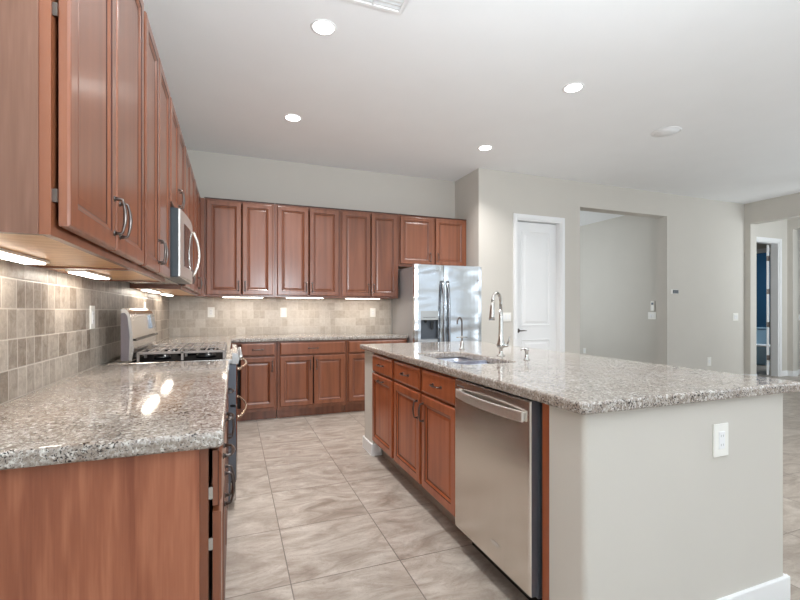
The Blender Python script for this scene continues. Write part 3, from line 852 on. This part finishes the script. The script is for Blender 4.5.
# back guard
m = MB(); bp = [(0.508, 0.913), (0.500, 0.98), (0.505, 1.05), (0.513, 1.13), (0.520, 1.172), (0.532, 1.195), (0.550, 1.205), (0.562, 1.198), (0.562, 0.913)]
m.prism(bp, 0.003, W - 0.003, axis='x'); bg = m.build('backguard', 'steel_h', rg)
MB().prism([(0.524, 0.913), (0.520, 1.05), (0.530, 1.16), (0.540, 1.178), (0.561, 1.178), (0.561, 0.913)], -0.001, 0.003, axis='x').build('end_cap', 'cap_grey', bg)
m = MB(); m.prism([(0.510, 1.07), (0.520, 1.16), (0.508, 1.165), (0.492, 1.075)], W - 0.19, W - 0.05, axis='x'); m.build('control_display', 'handle_grey', bg)
MB().box(0.01, W - 0.01, 0.488, 0.500, 1.022, 1.032).build('vent_slot', 'black', bg)
# burners and grates
for i, (bx_, by_, br) in enumerate(((0.17, 0.14, 0.045), (0.17, 0.38, 0.035), (0.3775, 0.26, 0.05), (0.585, 0.14, 0.05), (0.585, 0.38, 0.035))):
    MB().lathe([(br + 0.012, 0.9025), (br + 0.010, 0.922), (br, 0.924), (br, 0.932), (br * 0.8, 0.935)], (bx_, by_, 0), 20).build('burner', 'black', rg)
gz = 0.956
for i in range(3):
    x0 = 0.035 + i * 0.230; x1 = x0 + 0.224; y0, y1 = 0.035, 0.485
    m = MB(); q = 0.006
    for y in (y0, y1): m.cbox(x0, x1, y - q, y + q, gz - 0.012, gz, 0.003)
    for x in (x0 + q, x1 - q): m.cbox(x - q, x + q, y0, y1, gz - (0.014 if i == 0 and x < 0.1 else 0.006), gz, 0.002)
    for k in range(1, 9):
        y = y0 + (y1 - y0) * k / 9
        m.cbox(x0, x1, y - 0.0045, y + 0.0045, gz - 0.006, gz + 0.002, 0.002)
    for x in (x0 + q, x1 - q):
        for y in (y0, (y0 + y1) / 2, y1): m.box(x - q, x + q, y - q, y + q, 0.9027, gz - 0.004)
    m.build('grate', 'iron', rg)

# ------------------------------------------------------------------ microwave (over the range)
mw = thing('microwave', 'stainless over-the-range microwave mounted above the gas range', 'microwave', (-0.335, 2.741, 1.383), R90)
W = 0.756; H = 0.392
MB().box(0.0, W, -0.042, 0.335, 0.0, H).build('body', 'mw_side', mw, bevel=0.003)
m = MB(); pts = []; n = 14
for k in range(n + 1):
    u_ = k / n; pts.append((W * u_, -0.052 - 0.022 * (1 - (2 * u_ - 1) ** 2)))
m.prism(pts + [(W, -0.043), (0, -0.043)], 0.004, H - 0.004); dr = m.build('door', ['satin'], mw)
def front_y(x): u_ = x / W; return -0.052 - 0.022 * (1 - (2 * u_ - 1) ** 2)
def curved(x0, x1, z0, z1, off=0.0015, n=8):
    m = MB(); p = [(x0 + (x1 - x0) * k / n, front_y(x0 + (x1 - x0) * k / n) - off) for k in range(n + 1)]
    q = [(x, y + off + 0.004) for x, y in p][::-1]
    m.prism(p + q, z0, z1); return m
curved(0.10, 0.50, 0.07, H - 0.07).build('window', 'glass_black', dr)
curved(0.60, W - 0.02, 0.03, H - 0.03).build('control_panel', 'glass_black', mw)
h = MB(); pts = []
for k in range(-8, 9):
    u_ = k / 8; pts.append((0.555, front_y(0.555) - 0.006 - 0.038 * (1 - u_ ** 2), H / 2 + u_ * 0.155))
h.tube(pts, 0.009, 10); h.build('handle', 'steel', dr)
MB().box(0.03, W - 0.03, 0.03, 0.30, -0.006, 0.0).build('underside_vent', 'nickel', mw)

# ------------------------------------------------------------------ under-cabinet lights
def under_light(label, cx, cy, z, L, along_y, power):
    t = thing('under_cabinet_light', label, 'light fixture', (cx, cy, z), R90 if along_y else 0, 'under-cabinet light bars')
    MB().cbox(-L / 2, L / 2, -0.034, 0.034, -0.009, 0.0, 0.002).build('housing', 'plate', t)
    MB().cbox(-L / 2 + 0.015, L / 2 - 0.015, -0.028, 0.028, -0.015, -0.0085, 0.002).build('diffuser', 'tube', t)
    d = bpy.data.lights.new('under_cabinet_lamp', 'AREA'); d.shape = 'RECTANGLE'; d.size = L - 0.03; d.size_y = 0.06; d.energy = power; d.color = (1.0, 0.92, 0.82)
    o = bpy.data.objects.new('under_cabinet_lamp', d); COL.objects.link(o); o.parent = t; o.location = (0, 0, -0.018)
uz = UB + 0.0055
under_light('white under-cabinet light bar nearest the viewer, below the first left cabinet', -0.600, 1.50, uz, 0.50, True, 1.1)
under_light('white under-cabinet light bar below the left cabinet before the microwave', -0.585, 2.26, uz, 0.40, True, 1.1)
under_light('light bar below the left upper cabinet just past the microwave', -0.605, 3.88, uz, 0.50, True, 1.0)
under_light('light bar below the left upper cabinet deepest in the corner', -0.60, 4.72, uz, 0.44, True, 0.9)
under_light('light bar below the back cabinet nearest the corner', 0.10, 5.27, uz, 0.46, False, 1.3)
under_light('light bar below the middle back upper cabinet', 0.80, 5.27, uz, 0.46, False, 1.3)
under_light('light bar below the back upper cabinet beside the refrigerator', 1.52, 5.27, uz, 0.46, False, 1.3)

# ------------------------------------------------------------------ wall plates (local: wall behind at y=0, face -y)
def plate(name, label, cat, loc, rz, W=0.075, H=0.118, kind='outlet', group=None, gangs=1):
    t = thing(name, label, cat, loc, rz, group)
    MB().cbox(-W / 2, W / 2, -0.006, -0.0005, -H / 2, H / 2, 0.002).build('cover_plate', 'plate', t)
    for g_ in range(gangs):
        cx = (g_ - (gangs - 1) / 2) * 0.046
        if kind == 'outlet':
            d = MB().cbox(cx - 0.0165, cx + 0.0165, -0.009, -0.005, -0.033, 0.033, 0.0015).build('receptacle', 'white', t)
            m = MB()
            for z in (-0.017, 0.017):
                for x in (-0.006, 0.006): m.box(cx + x - 0.001, cx + x + 0.001, -0.0094, -0.0088, z - 0.004, z + 0.004)
            m.build('slots', 'cavity_light', d)
        else:
            MB().cbox(cx - 0.0165, cx + 0.0165, -0.010, -0.005, -0.033, 0.033, 0.002).build('rocker', 'white', t)
    return t
XS = XL + 0.010; YS = YB - 0.010
plate('wall_outlet', 'white outlet on the left tile backsplash nearest the viewer', 'outlet', (XS, 2.64, 1.158), R90)
plate('wall_switch', 'white switch plate on the left backsplash beyond the range', 'switch', (XS, 4.05, 1.20), R90, kind='switch')
plate('wall_outlet', 'white outlet on the back tile backsplash nearest the corner', 'outlet', (-0.246, YS, 1.175), 0)
plate('wall_outlet', 'white outlet on the back tile backsplash below the middle upper cabinet', 'outlet', (0.575, YS, 1.172), 0)
plate('wall_outlet', 'white outlet on the back tile backsplash beside the refrigerator', 'outlet', (1.73, YS, 1.168), 0)
plate('wall_switch', 'wide white switch plate on the wall beside the white pantry door', 'switch', (3.392, YP, 1.11), 0, W=0.15, H=0.118, kind='switch', gangs=3)
plate('wall_outlet', 'low white outlet on the greige wall right of the wide opening', 'outlet', (7.38, YP, 0.35), 0, W=0.09, H=0.145)
plate('wall_switch', 'white switch plate on the greige wall near the far right corner', 'switch', (8.05, YP, 1.088), 0, W=0.13, H=0.13, kind='switch', gangs=2)
plate('wall_outlet', 'white outlet on the near drywall end of the island', 'outlet', (1.722, 1.10, 0.702), 0, W=0.082, H=0.124)
plate('wall_switch', 'wide white switch plate on the hall wall seen through the wide opening', 'switch', (7.10, 5.71, 1.105), -R90, W=0.16, H=0.13, kind='switch', gangs=2)
plate('wall_outlet', 'low white outlet at the far end of the hall wall behind the wide opening', 'outlet', (7.10, 7.33, 0.33), -R90)
plate('wall_switch', 'white switch plate on the wall past the bathroom door at the right edge', 'switch', (9.87, YP, 1.07), 0, kind='switch')
# thermostat
th = thing('thermostat', 'small grey thermostat on the greige wall right of the wide opening', 'thermostat', (6.557, YP, 1.497), 0)
MB().cbox(-0.075, 0.07, -0.010, 0, -0.035, 0.035, 0.003).build('wall_bracket', 'plate', th)
MB().cbox(-0.04, 0.07, -0.026, -0.010, -0.028, 0.028, 0.004).build('face', 'cavity', th)
# intercom handset
ic = thing('intercom_handset', 'white wall handset above the switch plate in the hall', 'intercom', (7.10, 5.69, 1.277), -R90)
MB().cbox(-0.040, 0.040, -0.02, 0, -0.088, 0.092, 0.008).build('body', 'plate', ic)
MB().cbox(-0.022, 0.022, -0.0225, -0.018, 0.025, 0.065, 0.001).build('screen', 'cavity', ic)

# ------------------------------------------------------------------ ceiling fixtures
def downlight(label, x, y):
    t = thing('recessed_light', label, 'ceiling light', (x, y, CE), 0, 'recessed ceiling lights')
    MB().lathe([(0.084, 0.0), (0.084, -0.003), (0.076, -0.005), (0.067, -0.003), (0.067, 0.0)], seg=36).build('trim_ring', 'white', t)
    MB().lathe([(0.0665, -0.002), (0.0665, -0.003), (0.045, -0.0035)], seg=36).build('diffuser', 'lamp', t)
    d = bpy.data.lights.new('recessed_lamp', 'AREA'); d.shape = 'DISK'; d.size = 0.14; d.energy = 18; d.spread = radians(120); d.color = (1.0, 0.985, 0.965)
    o = bpy.data.objects.new('recessed_lamp', d); COL.objects.link(o); o.parent = t; o.location = (0, 0, -0.008)
downlight('round recessed ceiling light near the top centre, largest of the four', 0.551, 2.83)
downlight('round recessed ceiling light in front of the back wall cabinets', 0.532, 4.26)
downlight('round recessed ceiling light above the near part of the island', 2.64, 2.85)
downlight('round recessed ceiling light near the wall corner above the refrigerator', 2.674, 4.26)
sp = thing('ceiling_speaker', 'round flush white speaker grille on the ceiling to the right', 'speaker', (4.19, 3.206, CE))
MB().lathe([(0.135, 0.0), (0.135, -0.006), (0.125, -0.009), (0.12, -0.006)], seg=40).build('rim', 'white', sp)
MB().lathe([(0.119, -0.001), (0.119, -0.006), (0.02, -0.0075)], seg=40).build('grille', 'ceil', sp)
vt = thing('ceiling_vent', 'white louvred air vent at the top edge of the ceiling', 'vent', (0.785, 2.34, CE))
m = MB()
for x0, x1, y0, y1 in ((-0.19, 0.19, 0.165, 0.19), (-0.19, 0.19, -0.19, -0.165), (-0.19, -0.165, -0.165, 0.165), (0.165, 0.19, -0.165, 0.165), (-0.006, 0.006, -0.165, 0.165)):
    m.box(x0, x1, y0, y1, -0.010, 0.0)
m.build('frame', 'white', vt, bevel=0.002)
MB().box(-0.165, 0.165, -0.165, 0.165, -0.0015, 0.0).build('duct', 'white', vt)
for side in (-1, 1):
    for k in range(11):
        y = -0.148 + k * 0.0296
        cx = side * 0.0855
        m = MB(); m.prism([(y - 0.010, -0.0095), (y - 0.008, -0.0105), (y + 0.010, -0.003), (y + 0.008, -0.002)], cx - 0.079, cx + 0.079, axis='x'); m.build('louvre', 'white', vt)

# ------------------------------------------------------------------ toilet in the blue bathroom
tl = thing('toilet', 'toilet against the blue wall seen through the open bathroom door', 'toilet', (11.03, 6.20, 0), radians(-35))
m = MB(); m.lathe([(0.12, 0), (0.125, 0.03), (0.10, 0.12), (0.12, 0.25), (0.17, 0.36), (0.19, 0.40), (0.19, 0.41)], (0, -0.10, 0), 28)
bw = m.build('bowl', 'shaded_porcelain', tl); bw.scale = (1, 1.25, 1)
m = MB(); m.lathe([(0.195, 0.41), (0.20, 0.42), (0.195, 0.44), (0.17, 0.445)], (0, -0.10, 0), 28); st = m.build('seat', 'white', tl); st.scale = (1, 1.25, 1)
MB().cbox(-0.21, 0.21, 0.12, 0.30, 0.42, 0.78, 0.02).build('tank', 'shaded_porcelain', tl)
MB().cbox(-0.22, 0.22, 0.11, 0.31, 0.78, 0.82, 0.01).build('tank_lid', 'shaded_porcelain', tl)
